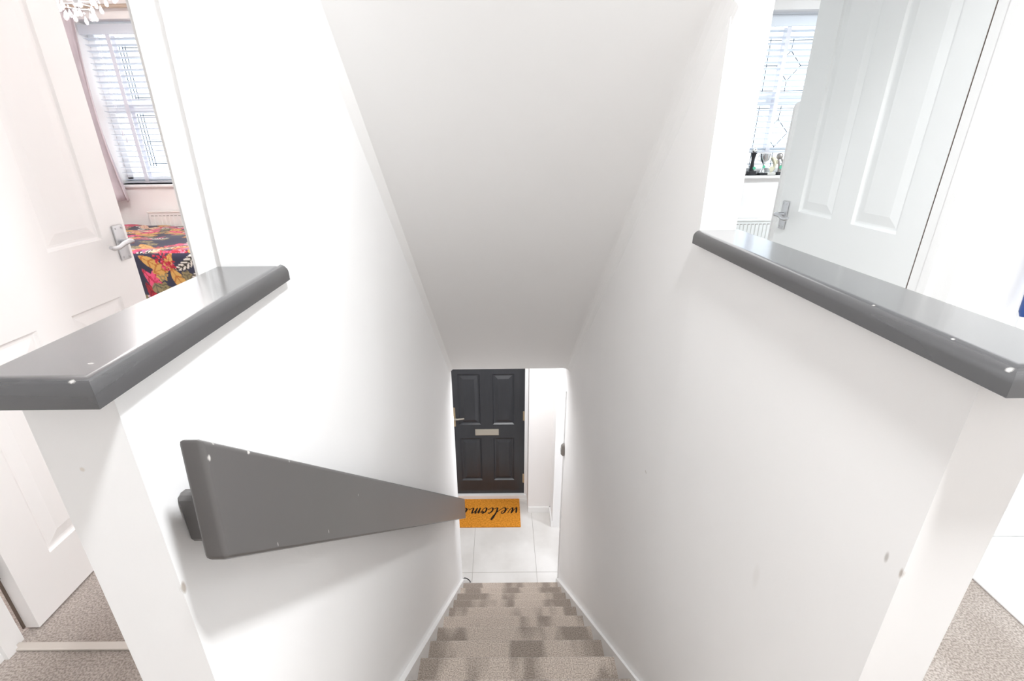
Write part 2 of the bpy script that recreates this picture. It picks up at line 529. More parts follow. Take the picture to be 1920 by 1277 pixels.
# plaster coves between sloped ceiling and stair walls
ang = math.atan(SL)
dn = Vector((0, -math.sin(ang), -math.cos(ang)))
bm = nb()
for xw, s, r, conc in ((XL, 1, 0.024, False), (0.492, -1, 0.046, True)):
    prof = [(0, 0), (r, 0)]
    if conc:
        for k in range(1, 6):
            t = math.pi / 2 * k / 6
            prof.append((r - r * math.sin(t), r - r * math.cos(t)))
    prof.append((0, r))
    ends = []
    for y, xo in ((1.216 if s < 0 else 0.851, 0), (YS, 0.016 if s < 0 else 0)):
        base = Vector((xw + xo, y, ZHC + (YS - y) * SL))
        ends.append([bm.verts.new(base + Vector((s * a, 0, 0)) + dn * b2) for a, b2 in prof])
    n = len(prof)
    fs = [bm.faces.new(ends[0]), bm.faces.new(ends[1])]
    for i in range(n):
        fs.append(bm.faces.new((ends[0][i], ends[0][(i + 1) % n], ends[1][(i + 1) % n], ends[1][i])))
    bmesh.ops.recalc_face_normals(bm, faces=fs)
struct(obj('trim_1', bm, 'ceil'), 'narrow plaster cove where sloped ceiling meets the stair walls')

# ------------------------------------------------------------------ floors
bm = nb()
prism(bm, [(-1.6, -0.278), (-1.6, 0), (YN0 - 0.014, 0), (YN0 - 0.004, -0.004), (YN0, -0.014), (YN0, -0.028), (YN0 - 0.016, -0.034), (YN0 - 0.018, -0.2), (YN0 - 0.018, -0.278)], 'x', XLo, 0.60)
box(bm, -1.95, XLo, -1.6, 0.94, -0.278, 0)
box(bm, 0.60, 1.507, -1.6, 1.335, -0.278, 0)
struct(obj('floor_landing', bm, 'carpet'), 'beige grey carpet of the landing')
struct(obj('floor_bedroom_left', B((-4.6, XLo, 0.94, YF0, -0.278, 0.0)), 'carpet'), 'beige grey carpet of the left bedroom')
struct(obj('floor_bedroom_right', B((0.60, 3.7, 1.335, YF0, -0.278, 0.0)), 'carpet'))
struct(obj('floor_bathroom', B((1.507, 3.7, -1.6, 1.335, -0.278, -0.001)), 'bathf'), 'white floor of the bathroom')

fl = struct(obj('floor', B((-4.8, 3.9, -1.6, 4.68, -2.8, -2.604)), 'grout'), 'pale stone tiled hall floor')
xs = [-1.575, -0.945, -0.315, 0.314, 0.944, 1.574]
ys = [2.57, 3.55, 4.53, 4.70]
tile_me = None
for i in range(len(xs) - 1):
    for j in range(len(ys) - 1):
        if xs[i] < -1.8 or xs[i + 1] > 2.2:
            continue
        y1 = min(ys[j + 1], 4.655)
        bm = nb()
        box(bm, xs[i] + 0.0015, xs[i + 1] - 0.0015, ys[j] + 0.0015, y1 - 0.0015, -2.604, ZF, bev=0.0008, seg=1)
        obj('tile', bm, 'tile', fl)

struct(obj('ground', B((-30, 30, YF1 + 0.02, 45, -2.85, -2.75)), 'paving'), 'paving outside the house')

# ------------------------------------------------------------------ staircase
st = tag(empty('staircase', (0, YS, ZF)), 'straight staircase in brown grey carpet with white strings, leading down to the tiled hall', 'stairs')
for i in range(1, 13):
    yn, zn = YN0 + i * GO, -RI * i
    yb = yn - GO - 0.0175
    bm = nb()
    prism(bm, [(yb, zn - RI), (yb, zn), (yn - 0.016, zn), (yn - 0.008, zn - 0.002), (yn - 0.002, zn - 0.008), (yn, zn - 0.016), (yn - 0.002, zn - 0.026),
               (yn - 0.010, zn - 0.034), (yn - 0.018, zn - 0.040), (yn - 0.018, zn - RI)], 'x', CXL, CXR)
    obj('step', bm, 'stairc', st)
def right_wall_x(y):     # face of the right stair wall, slightly bent in plan
    return xa + (xb - xa) * (y - YR0) / (YRW - YR0) if y < YRW else xb + (xc - xb) * (y - YRW) / (YE - YRW)


for side in (-1, 1):
    bm = nb()
    zt = lambda y: -(y - YN0) * SL + 0.022
    prism(bm, [(0.50, zt(0.50)), (YRW, zt(YRW)), (YRW, zt(YRW) - 0.30), (0.50, zt(0.5) - 0.30)], 'x', 0.0, 1.0)
    prism(bm, [(YRW, zt(YRW)), (3.33, zt(3.33)), (3.36, zt(3.33) - 0.03), (3.36, ZF), (3.20, ZF), (YRW, zt(YRW) - 0.30)], 'x', 0.0, 1.0)
    for v in bm.verts:
        inner = v.co.x < 0.5
        if side < 0:
            v.co.x = CXL if inner else XL + 0.0008
        else:
            v.co.x = CXR if inner else right_wall_x(v.co.y) - 0.0012
    bmesh.ops.recalc_face_normals(bm, faces=list(bm.faces))
    obj('string', bm, 'gloss', st)

# ------------------------------------------------------------------ capping boards on the half walls
def capping(name, quad, z0, z1, near_end, label):
    """quad: near-inner, far-inner, far-outer, near-outer (x, y); the upper inner and near edges are rounded"""
    bm = nb()
    hexa(bm, [(x, y, z0) for x, y in quad], [(x, y, z1) for x, y in quad])
    bm.verts.ensure_lookup_table()
    es = []
    for e in bm.edges:
        a, b = e.verts
        if abs(a.co.z - z1) < 1e-5 and abs(b.co.z - z1) < 1e-5:
            k = sorted([min(range(4), key=lambda q: (quad[q][0] - v.co.x) ** 2 + (quad[q][1] - v.co.y) ** 2) for v in (a, b)])
            if k in ([0, 1], [0, 3]):
                es.append(e)
    bmesh.ops.bevel(bm, geom=es, offset=0.016, segments=6, profile=0.5, affect='EDGES')
    o = obj(name, bm, 'capd', smooth=True, angle=35)
    wn = o.modifiers.new('normals', 'WEIGHTED_NORMAL'); wn.keep_sharp = True; wn.weight = 100
    return tag(o, label, 'capping board', 'capping boards on the half walls')


capping('capping_board', [(-0.379, 0.399), (-0.386, 0.866), (-0.504, 0.850), (-0.497, 0.399)], 1.077, 1.106,
        True, 'glossy dark grey capping board on the half wall above the handrail')
capping('capping_board', [(0.492, 0.419), (0.472, 1.206), (0.584, 1.2145), (0.600, 0.419)], 1.068, 1.099,
        True, 'glossy dark grey capping board on the long half wall opposite the handrail')

# ------------------------------------------------------------------ handrail
hr = tag(empty('handrail', (-0.33, 0.43, 0.95)), 'dark grey painted wooden board handrail on blocks along the left stair wall', 'handrail')
bm = nb()
prism(bm, [(0.432, 1.022), (3.155, -1.362), (3.165, -1.572), (0.418, 0.868)], 'x', -0.343, -0.316)
bmesh.ops.bevel(bm, geom=list(bm.edges), offset=0.006, segments=2, profile=0.5, affect='EDGES')
_b = obj('board', bm, 'rail', hr, smooth=True, angle=50)
_w = _b.modifiers.new('normals', 'WEIGHTED_NORMAL'); _w.keep_sharp = True; _w.weight = 100
for yb in (0.472, 1.75, 3.0):
    zc = 0.915 - (yb - 0.472) * 0.885
    bm = nb()
    prism(bm, [(yb, zc - 0.004), (yb + 0.012, zc), (yb + 0.09, zc - 0.06), (yb + 0.09, zc - 0.13), (yb, zc - 0.072)], 'x', XL, -0.343)
    bmesh.ops.bevel(bm, geom=list(bm.edges), offset=0.004, segments=1, affect='EDGES')
    obj('mounting_block', bm, 'rail', hr)


# ------------------------------------------------------------------ doors
def panel_door(name, face, hinge_y, free_y, back, rows, cols, m, bev, label, zb=0.008, zt=1.985, depth=0.009):
    """door leaf standing in a plane normal to x (open) with moulded panels on the visible face.
    face: x of the visible face, back: x of the other face; cols along y, rows along z"""
    s = 1 if face > back else -1
    rec = face - s * depth
    y0, y1 = min(hinge_y, free_y), max(hinge_y, free_y)
    bm = nb()
    box(bm, min(back, rec), max(back, rec), y0, y1, zb, zt)
    ysx = [y0] + [v for c in cols for v in c] + [y1]
    fx0, fx1 = sorted((rec, face))
    for k in range(0, len(ysx), 2):                       # stiles and muntin
        box(bm, fx0, fx1, ysx[k], ysx[k + 1], zb, zt)
    zsx = [zb] + [v for r in rows for v in r] + [zt]
    for c in cols:                                        # rails
        for k in range(0, len(zsx), 2):
            box(bm, fx0, fx1, c[0], c[1], zsx[k], zsx[k + 1])
    d = struct(obj(name, bm, m), label)
    for c in cols:
        for r in rows:
            bm = nb()
            # ovolo slope down from the frame, then the raised field
            g = 0.010
            o4 = lambda i, x: [(x, c[0] + i, r[0] + i), (x, c[1] - i, r[0] + i), (x, c[1] - i, r[1] - i), (x, c[0] + i, r[1] - i)]
            rings = [o4(0.0, face), o4(0.006, rec + s * 0.002), o4(g, rec + s * 0.0005), o4(g + 0.006, rec + s * 0.0005), o4(g + 0.006 + bev, face - s * 0.002), o4(g + 0.006 + bev + 0.001, face - s * 0.002)]
            R = [[bm.verts.new(p) for p in q] for q in rings]
            fs = []
            for a, b in zip(R, R[1:]):
                for k in range(4):
                    fs.append(bm.faces.new((a[k], a[(k + 1) % 4], b[(k + 1) % 4], b[k])))
            fs.append(bm.faces.new(R[-1]))
            bmesh.ops.recalc_face_normals(bm, faces=fs)
            if (fs[-1].normal.x > 0) != (s > 0):
                bmesh.ops.reverse_faces(bm, faces=fs)
            obj('panel', bm, m, d)
    return d


ROWS = [(0.183, 0.81), (1.012, 1.86)]
d2 = panel_door('door_2', -1.362, 0.996, 1.790, -1.402, ROWS, [(1.106, 1.33), (1.455, 1.674)], 'doorw', 0.032,
                'white panelled bedroom door standing open beside the flowered bed')
d3 = panel_door('door_3', 1.275, 1.488, 2.300, 1.315, ROWS, [(1.588, 1.808), (1.921, 2.145)], 'doorr', 0.032,
                'white panelled bedroom door standing open in front of the trophy window')


def lever_handle(door, x, s, yc, ydir, z0, z1, m):
    """backplate on a leaf face at x (outward s along x), wavy lever pointing ydir along y"""
    bm = nb()
    x0, x1 = sorted((x, x + s * 0.007))
    box(bm, x0, x1, yc - 0.0235, yc + 0.0235, z0, z1, bev=0.002)
    for zz in (z0 + 0.010, z1 - 0.010):
        for yy in (-0.014, 0.014):
            ball(bm, (x + s * 0.0075, yc + yy, zz), 0.0035, 1)
    h = obj('door_handle', bm, m, door, smooth=True, angle=40)
    bm = nb()
    zc = (z0 + z1) / 2 + 0.004
    pts = [(x + s * 0.005, yc, zc), (x + s * 0.032, yc, zc), (x + s * 0.046, yc + ydir * 0.006, zc + 0.001), (x + s * 0.051, yc + ydir * 0.024, zc + 0.004),
           (x + s * 0.050, yc + ydir * 0.050, zc + 0.001), (x + s * 0.047, yc + ydir * 0.074, zc - 0.008), (x + s * 0.045, yc + ydir * 0.095, zc - 0.008), (x + s * 0.045, yc + ydir * 0.108, zc - 0.002)]
    tube(bm, pts, [0.009, 0.009, 0.0088, 0.0085, 0.008, 0.0078, 0.0078, 0.006], 12)
    obj('lever', bm, m, h, smooth=True)
    return h


lever_handle(d2, -1.362, 1, 1.748, -1, 0.927, 1.048, 'chrome')
lever_handle(d3, 1.275, -1, 2.243, -1, 0.925, 1.045, 'chrome')
for zz in (0.25, 1.72):
    obj('hinge', B((-1.408, -1.398, 0.968, 0.998, zz - 0.05, zz + 0.05)), 'pewter', d2)
    obj('hinge', B((1.314, 1.322, 1.462, 1.490, zz - 0.05, zz + 0.05)), 'pewter', d3)

obj('gap_shade_strip', B((1.2765, 1.3145, 1.4862, 1.488, 0.01, 1.98)), 'edge', d3)  # dark strip stands for the shadow in the hinge gap
obj('gap_shade_strip', B((-1.4065, -1.402, 0.990, 0.998, 0.01, 1.98)), 'edge', d2)  # gap shadow of the left door, built as a dark strip

# linings, stops and architraves
def casing(name, x0, x1, yw0, yw1, arch, label, stop_y):
    bm = nb()
    t = 0.022
    box(bm, x0, x0 + t, yw0, yw1, 0, 2.03)
    box(bm, x1 - t, x1, yw0, yw1, 0, 2.03)
    box(bm, x0, x1, yw0, yw1, 2.008, 2.03)
    box(bm, x0 + t, x0 + t + 0.012, stop_y, stop_y + 0.03, 0, 2.008)
    box(bm, x1 - t - 0.012, x1 - t, stop_y, stop_y + 0.03, 0, 2.008)
    for a, b, flip in arch:                               # architraves: stepped moulding
        lo, hi = (a, b)
        box(bm, lo, hi, yw0 - 0.012, yw0, 0, 2.08)
        if flip:
            box(bm, lo + 0.012, hi - 0.02, yw0 - 0.018, yw0 - 0.012, 0, 2.08)
        else:
            box(bm, lo + 0.008, hi - 0.006, yw0 - 0.018, yw0 - 0.012, 0, 2.08)
    box(bm, min(a for a, b, f in arch), max(b for a, b, f in arch), yw0 - 0.014, yw0, 2.03, 2.08)
    return struct(obj(name, bm, 'gloss'), label)


casing('trim_2', -1.405, -0.530, 0.861, 0.966, [(-1.465, -1.390, True), (-0.545, -0.517, False)], 'white door frame of the left bedroom', 0.905)
casing('trim_3', 0.602, 1.294, 1.334, 1.479, [(1.280, 1.352, False)], 'white door frame of the right bedroom', 1.40)
struct(obj('trim_4', B((-1.383, -0.552, 0.928, 0.952, 0.0, 0.008), bev=0.003), 'strip'), 'pale metal carpet strip across the left bedroom doorway')
struct(obj('trim_5', B((1.490, 1.530, 0.42, 1.335, 0.0, 0.010), bev=0.004), 'gloss'), 'white threshold strip of the bathroom doorway')
struct(obj('trim_6', B((1.53, 2.7, 1.323, 1.335, 0.002, 0.10)), 'gloss'), 'white skirting of the bathroom')
struct(obj('baseboard_front', B((0.272, 0.526, 4.372, YF0, ZF, -2.52), (0.511, 0.526, 4.15, YF0, ZF, -2.52), bev=0.003), 'gloss'), 'white skirting beside the front door recess')
struct(obj('trim_7', B((0.498, 0.508, 3.40, 3.412, ZF, -0.535), (0.498, 0.508, 3.40, 4.15, -0.535, -0.520), bev=0.002), 'wall'), 'narrow bead around the opening at the foot of the stairs')

# ------------------------------------------------------------------ front door
FX0, FX1, FZ0, FZ1, FY = -0.598, 0.238, -2.55, -0.565, 4.655
rec = FY + 0.017
fcols = [(-0.485, -0.245), (-0.110, 0.125)]
frows = [(-2.360, -1.780), (-1.603, -0.980), (-0.90, -0.68)]
bm = nb()
box(bm, FX0, FX1, rec, FY + 0.045, FZ0, FZ1)
fx = [FX0] + [v for c in fcols for v in c] + [FX1]
for k in range(0, len(fx), 2):
    box(bm, fx[k], fx[k + 1], FY, rec, FZ0, FZ1)
fz = [FZ0] + [v for r in frows for v in r] + [FZ1]
for c in fcols:
    for k in range(0, len(fz), 2):
        box(bm, c[0], c[1], FY, rec, fz[k], fz[k + 1])
d1 = struct(obj('door_1', bm, 'fdoor'), 'anthracite front door with raised panels and a letterbox')
for c in fcols:
    for r in frows:
        bm = nb()
        o4 = lambda i, y: [(c[0] + i, y, r[0] + i), (c[1] - i, y, r[0] + i), (c[1] - i, y, r[1] - i), (c[0] + i, y, r[1] - i)]
        rings = [o4(0.0, FY - 0.001), o4(0.014, rec - 0.003), o4(0.020, rec - 0.001), o4(0.026, rec - 0.001), o4(0.060, FY + 0.002), o4(0.061, FY + 0.002)]
        R = [[bm.verts.new(p) for p in q] for q in rings]
        fs = []
        for a, b in zip(R, R[1:]):
            for k in range(4):
                fs.append(bm.faces.new((a[k], a[(k + 1) % 4], b[(k + 1) % 4], b[k])))
        fs.append(bm.faces.new(R[-1]))
        bmesh.ops.recalc_face_normals(bm, faces=fs)
        if fs[-1].normal.y > 0:
            bmesh.ops.reverse_faces(bm, faces=fs)
        obj('panel', bm, 'fdoor', d1)
lb = obj('letterbox', B((-0.312, -0.048, FY - 0.008, FY, -1.738, -1.658), bev=0.003), 'nickel', d1)
obj('flap', B((-0.300, -0.060, FY - 0.013, FY - 0.008, -1.728, -1.670), bev=0.002), 'nickel', lb)
hd = obj('door_handle', B((-0.562, -0.524, FY - 0.009, FY, -1.62, -1.38), bev=0.003), 'brass', d1)
bm = nb()
tube(bm, [(-0.543, FY - 0.006, -1.495), (-0.543, FY - 0.045, -1.495), (-0.535, FY - 0.056, -1.495), (-0.50, FY - 0.058, -1.497), (-0.424, FY - 0.055, -1.490)], [0.010, 0.010, 0.010, 0.010, 0.009], 12)
obj('lever', bm, 'nickel', hd, smooth=True)
for z0, z1 in ((-1.554, -1.439), (-2.397, -2.274), (-0.80, -0.69)):
    bm = nb()
    box(bm, 0.222, 0.246, FY - 0.004, FY + 0.002, z0, z1, bev=0.001, seg=1)
    tube(bm, [(0.240, FY - 0.008, z0), (0.240, FY - 0.008, z1)], 0.007, 10)
    obj('hinge', bm, 'brass', d1)
bm = nb()   # white frame of the front door with stepped profile
box(bm, 0.240, 0.272, 4.630, 4.71, ZF, -0.50)
box(bm, 0.256, 0.272, 4.595, 4.630, ZF, -0.50)
box(bm, -0.655, -0.600, 4.630, 4.71, ZF, -0.50)
box(bm, -0.655, 0.272, 4.630, 4.71, -0.562, -0.50)
box(bm, -0.655, 0.272, 4.612, 4.71, ZF, -2.553)
box(bm, -0.655, 0.272, 4.71, 4.72, ZF, -0.50)
struct(obj('trim_8', bm, 'upvc'), 'white front door frame and sill')


# ------------------------------------------------------------------ windows and blinds
def window(name, op, ypane, zsplit, xm, lead_lines, label):
    x0, x1, z0, z1 = op
    wd = struct(empty(name, (0.5 * (x0 + x1), YF0, z0)), label)
    bm = nb()
    t = 0.055
    yf0, yf1 = ypane - 0.03, ypane + 0.04
    for b in ((x0, x0 + t, yf0, yf1, z0, z1), (x1 - t, x1, yf0, yf1, z0, z1), (x0, x1, yf0, yf1, z0, z0 + t), (x0, x1, yf0, yf1, z1 - t, z1)):
        box(bm, *b, bev=0.006)
    box(bm, x0, x1, yf0 - 0.004, yf1, zsplit - 0.038, zsplit + 0.038, bev=0.006)
    box(bm, xm - 0.03, xm + 0.03, yf0 - 0.002, yf1, z0, z1, bev=0.006)
    obj('window_frame', bm, 'upvc', wd)
    for a, b in ((x0 + t, xm - 0.03), (xm + 0.03, x1 - t)):
        for c, d in ((z0 + t, zsplit - 0.038), (zsplit + 0.038, z1 - t)):
            obj('pane', B((a, b, ypane, ypane + 0.006, c, d)), 'glass', wd)
    bm = nb()
    for pts in lead_lines:
        for (xa_, za_), (xb_, zb_) in zip(pts, pts[1:]):
            tube(bm, [(xa_, ypane - 0.003, za_), (xb_, ypane - 0.003, zb_)], 0.0036, 6)
    obj('leading', bm, 'lead', wd)['kind'] = 'stuff'
    bm = nb()
    box(bm, x0 - 0.07, x1 + 0.07, 4.355, YF0, z0 - 0.024, z0, bev=0.008)
    box(bm, x0, x1, YF0 - 0.002, yf0 + 0.005, z0 - 0.02, z0)
    obj('window_sill', bm, 'gloss', wd)
    return wd


K = 4.575 / 4.5
sx = lambda x: x * K
sz = lambda z: H + (z - H) * K
def nest(x0, x1, z0, z1, n, g):
    out = []
    for k in range(n):
        a = k * g
        out.append([(x0 + a, z0 + a), (x1 - a, z0 + a), (x1 - a, z1 - a), (x0 + a, z1 - a), (x0 + a, z0 + a)])
    return out


lines = []
for za, zb_ in ((1.632, 2.042), (1.122, 1.552)):
    for xk in (-3.033, -3.008, -2.985):
        lines.append([(sx(xk), sz(za + 0.02)), (sx(xk), sz(zb_))])
    for zk in (zb_ - 0.012, (za + zb_) / 2, za + 0.04):
        lines.append([(sx(-3.008), sz(zk)), (sx(-2.72), sz(zk))])
window('window_1', LW, 4.575, sz(1.592), -2.33, lines, 'white leaded window of the left bedroom behind its blind')
lines = []
for z0_, (a, b_, c, d_, e) in (('t', (2.041, 1.949, 1.843, 1.734, 1.633)), ('b', (1.553, 1.449, 1.345, 1.237, 1.07))):
    xm_ = 2.343
    lines.append([(sx(xm_), sz(a)), (sx(xm_ - 0.006), sz(b_)), (sx(xm_ + 0.092), sz(c)), (sx(xm_), sz(d_)), (sx(xm_), sz(e))])
    lines.append([(sx(xm_ - 0.006), sz(b_)), (sx(xm_ - 0.10), sz(c)), (sx(xm_), sz(d_))])
    lines.append([(sx(xm_ + 0.092), sz(c)), (sx(2.60), sz(c))])
    lines.append([(sx(xm_ - 0.10), sz(c)), (sx(2.10), sz(c))])
    lines.append([(sx(2.161), sz(a)), (sx(2.161), sz(e))])
    lines.append([(sx(2.10), sz(a - 0.02)), (sx(2.62), sz(a - 0.02))])
    lines.append([(sx(2.10), sz(e + 0.03)), (sx(2.62), sz(e + 0.03))])
window('window_2', RW, 4.575, sz(1.60), 2.72, lines, 'white leaded window with diamond pattern in the right bedroom')


def blind(x0, x1, ztop, zbot, tapes, n_stack, label):
    y = 4.49
    b = tag(empty('venetian_blind', (0.5 * (x0 + x1), y, ztop)), label, 'blind', 'white slatted blinds at the bedroom windows')
    obj('valance', B((x0, x1, y - 0.045, y - 0.030, ztop - 0.072, ztop - 0.004), bev=0.004), 'slat', b)
    obj('headrail', B((x0 + 0.01, x1 - 0.01, y - 0.028, y + 0.028, ztop - 0.05, ztop - 0.006)), 'slat', b)
    bm = nb()
    til = math.radians(-9)
    hw, tk = 0.025, 0.0015
    dy, dz = math.cos(til) * hw, math.sin(til) * hw
    prism(bm, [(-dy, -dz - tk), (dy, dz - tk), (dy, dz + tk), (-dy, -dz + tk)], 'x', x0 + 0.008, x1 - 0.008)
    me = bpy.data.meshes.new('slat')
    bm.to_mesh(me); bm.free()
    me.materials.append(M['slat'])
    z = ztop - 0.095
    k = 0
    zs = []
    while z > zbot + 0.03 + n_stack * 0.006:
        zs.append(z)
        z -= 0.0435
    zs += [zbot + 0.024 + 0.006 * q for q in range(n_stack)]
    for zz in zs:
        s_ = bpy.data.objects.new('slat', me)
        COL.objects.link(s_)
        s_.parent = b
        s_.location = (-b.location.x, 0, zz - b.location.z)
    obj('bottom_rail', B((x0 + 0.006, x1 - 0.006, y - 0.026, y + 0.026, zbot, zbot + 0.018), bev=0.004), 'slat', b)
    for tx in tapes:
        obj('ladder_tape', B((tx - 0.017, tx + 0.017, y - 0.0285, y - 0.0275, zbot, ztop - 0.07)), 'tape', b)
        obj('ladder_tape', B((tx - 0.017, tx + 0.017, y + 0.0275, y + 0.0285, zbot, ztop - 0.07)), 'tape', b)
    return b


b1 = blind(-3.285, -2.065, 2.186, 1.006, (-3.078, -2.27), 2, 'white slatted blind lowered to the sill beside the mauve curtain')
b2 = blind(1.715, 2.835, 2.178, 1.19, (2.275, 2.62), 3, 'white slatted blind ending just above the trophies')
bm = nb()
for dx in (0, 0.018):
    tube(bm, [(-3.165 + dx, 4.452, 2.10), (-3.165 + dx, 4.450, 1.43 - dx * 3)], 0.0014, 6)
    lathe(bm, (-3.165 + dx, 4.450, 1.385 - dx * 3), [(0.003, 0.045), (0.005, 0.03), (0.008, 0.0)], 10)
obj('pull_cord', bm, 'tape', b1)

# ------------------------------------------------------------------ curtain and pole
cp = tag(empty('curtain_pole', (-2.6, 4.28, 2.262)), 'beige curtain pole on the wall above the left bedroom window', 'curtain pole')
bm = nb(); tube(bm, [(-3.72, 4.28, 2.262), (-1.55, 4.28, 2.262)], 0.0145, 14); obj('pole', bm, 'pole', cp, smooth=True)
for xx in (-3.73, -1.54):
    bm = nb(); ball(bm, (xx, 4.28, 2.262), 0.026); obj('finial', bm, 'pole', cp, smooth=True)
for xx in (-3.60, -1.7):
    obj('bracket', B((xx - 0.008, xx + 0.008, 4.28, YF0, 2.250, 2.262)), 'pole', cp)
bm = nb()
nu, nv = 90, 24
g = []
for i in range(nu + 1):
    u = i / nu
    row = []
    for j in range(nv + 1):
        v = j / nv
        sp = 1.0 - 0.10 * math.sin(math.pi * v) * (0.4 + 0.6 * u)
        x = -3.615 + (0.47 * u) * sp + 0.05 * v * (u - 0.5) * 0.3
        amp = 0.020 + 0.018 * v
        yy = 4.285 + amp * math.sin(u * 30 + 0.5 * math.sin(4 * v)) + 0.006 * math.sin(u * 61 + 2 * v)
        row.append(bm.verts.new((x, yy, 2.245 - v * (2.245 - 0.875 - 0.006 * math.sin(u * 30)))))
    g.append(row)
for i in range(nu):
    for j in range(nv):
        bm.faces.new((g[i][j], g[i + 1][j], g[i + 1][j + 1], g[i][j + 1]))
cu = obj('curtain', bm, 'curtain', smooth=True, angle=80)
md = cu.modifiers.new('thickness', 'SOLIDIFY'); md.thickness = 0.003
tag(cu, 'mauve grey curtain hanging in folds from the beige pole', 'curtain')


# ------------------------------------------------------------------ radiators
def radiator(x0, x1, z0, z1, m, label):
    y0, y1 = 4.300, 4.365
    r = tag(empty('radiator', (0.5 * (x0 + x1), 4.33, z0)), label, 'radiator', 'white panel radiators under the bedroom windows')
    bm = nb()
    box(bm, x0, x1, y0 + 0.008, y1, z0, z1 - 0.012, bev=0.006)
    obj('panel', bm, m, r)
    bm = nb()
    p = 0.0335
    n = int((x1 - x0 - 0.04) / p)
    for k in range(n):
        xc_ = x0 + 0.02 + p * (k + 0.5)
        prism(bm, [(xc_ - 0.011, y0 + 0.009), (xc_ - 0.007, y0), (xc_ + 0.007, y0), (xc_ + 0.011, y0 + 0.009)], 'z', z0 + 0.03, z1 - 0.042)
    obj('flutes', bm, m, r)['kind'] = 'stuff'
    bm = nb()
    for k in range(n):
        xc_ = x0 + 0.02 + p * (k + 0.5)
        box(bm, xc_ - 0.010, xc_ + 0.010, y0 + 0.003, y0 + 0.0085, z1 - 0.043, z1 - 0.036)
    obj('flute_top_shade', bm, 'flute_shade', r)['kind'] = 'stuff'  # dark boxes stand for the shade above each flute
    bm = nb()
    box(bm, x0 - 0.004, x1 + 0.004, y0 + 0.002, y1 + 0.004, z1 - 0.014, z1, bev=0.003)
    obj('top_grille', bm, m, r)
    for xx in (x0 + 0.1, x1 - 0.1):
        obj('wall_bracket', B((xx - 0.02, xx + 0.02, y1, YF0 - 0.0012, z0 + 0.1, z0 + 0.14)), m, r)
        obj('pipe', B((xx - 0.008, xx + 0.008, y1 - 0.04, y1 - 0.024, 0.0, z0 + 0.01)), m, r)
    return r


radiator(-3.046, -2.10, 0.20, 0.785, 'rad', 'cream white panel radiator behind the flowered bed')
radiator(1.75, 2.75, 0.12, 0.655, 'radr', 'white panel radiator below the trophies')

# ------------------------------------------------------------------ bed with printed cover
bed = tag(empty('bed', (-2.8, 3.8, 0)), 'double bed under a navy cover printed with pink, gold and white tropical leaves', 'bed')
BX0, BX1, BYf, BYb, BZ = -3.52, -1.62, 3.135, 4.27, 0.675
obj('bed_base', B((BX0 + 0.05, BX1 - 0.05, BYf + 0.07, BYb - 0.03, 0.06, 0.32), bev=0.02), 'sheet', bed)
obj('mattress', B((BX0 + 0.03, BX1 - 0.03, BYf + 0.05, BYb - 0.02, 0.32, BZ - 0.05), bev=0.04), 'gloss', bed)
for xx in (BX0 + 0.12, BX1 - 0.12):
    for yy in (BYf + 0.14, BYb - 0.1):
        obj('leg', B((xx - 0.03, xx + 0.03, yy - 0.03, yy + 0.03, 0.0, 0.06)), 'black', bed)
top_len = BYb - BYf - 0.05
hang = 0.47
NU, NV = 400, 340
U = np.linspace(0, BX1 - BX0, NU)
V = np.linspace(0, top_len + 0.08 + hang, NV)          # from the far edge over the top and down the near side
UU, VV = np.meshgrid(U, V, indexing='ij')
arc0 = top_len
Rr = 0.05
X = BX0 + UU
Y = np.where(VV < arc0, BYb - VV, 0)
Z = np.full_like(VV, BZ)
th = np.clip((VV - arc0) / Rr, 0, math.pi / 2)
Y = np.where(VV >= arc0, (BYb - arc0) - Rr * np.sin(th), Y)
Z = np.where(VV >= arc0, BZ - Rr + Rr * np.cos(th), Z)
dn_ = np.clip(VV - arc0 - Rr * math.pi / 2, 0, None)
Z = Z - dn_
fold = 0.010 * np.sin(UU * 17 + 1.3 * np.sin(VV * 4)) + 0.006 * np.sin(UU * 31 + 2)
Y = Y - np.where(VV >= arc0, fold * np.clip(dn_ / 0.2, 0, 1), 0)
Z = Z + np.where(VV < arc0, 0.010 * np.sin(UU * 7 + VV * 3) * np.sin(VV * 6 + UU * 2) + 0.004 * np.sin(UU * 23 - VV * 17), 0) * np.clip((arc0 - VV) / 0.1, 0, 1)
colr = np.zeros((NU, NV, 3))
colr[:] = (0.026, 0.028, 0.060)


def local(cx, cy, a, rad):
    dx, dy = UU - cx, VV - cy
    ca, sa = math.cos(a), math.sin(a)
    return dx * ca + dy * sa, -dx * sa + dy * ca


def paint(mask, c):
    colr[mask] = c


GOLD, ORNG, PINK, RED, OLIVE, CREAM, BLK = (0.62, 0.36, 0.10), (0.42, 0.15, 0.03), (0.72, 0.09, 0.20), (0.42, 0.012, 0.03), (0.27, 0.22, 0.11), (0.78, 0.74, 0.68), (0.03, 0.025, 0.02)


def leaf(cx, cy, a, L, W, c, c2, stripe=38.0):
    p, q = local(cx, cy, a, L)
    t = p / L
    wd = W * np.sin(np.clip(t, 0, 1) * math.pi) ** 0.75
    m = (t > 0) & (t < 1) & (np.abs(q) < wd)
    paint(m, c)
    vein = m & ((np.abs(q) < W * 0.08) | ((np.sin((p - np.abs(q) * 0.9) * stripe * 3.2) > 0.72)))
    paint(vein, c2)


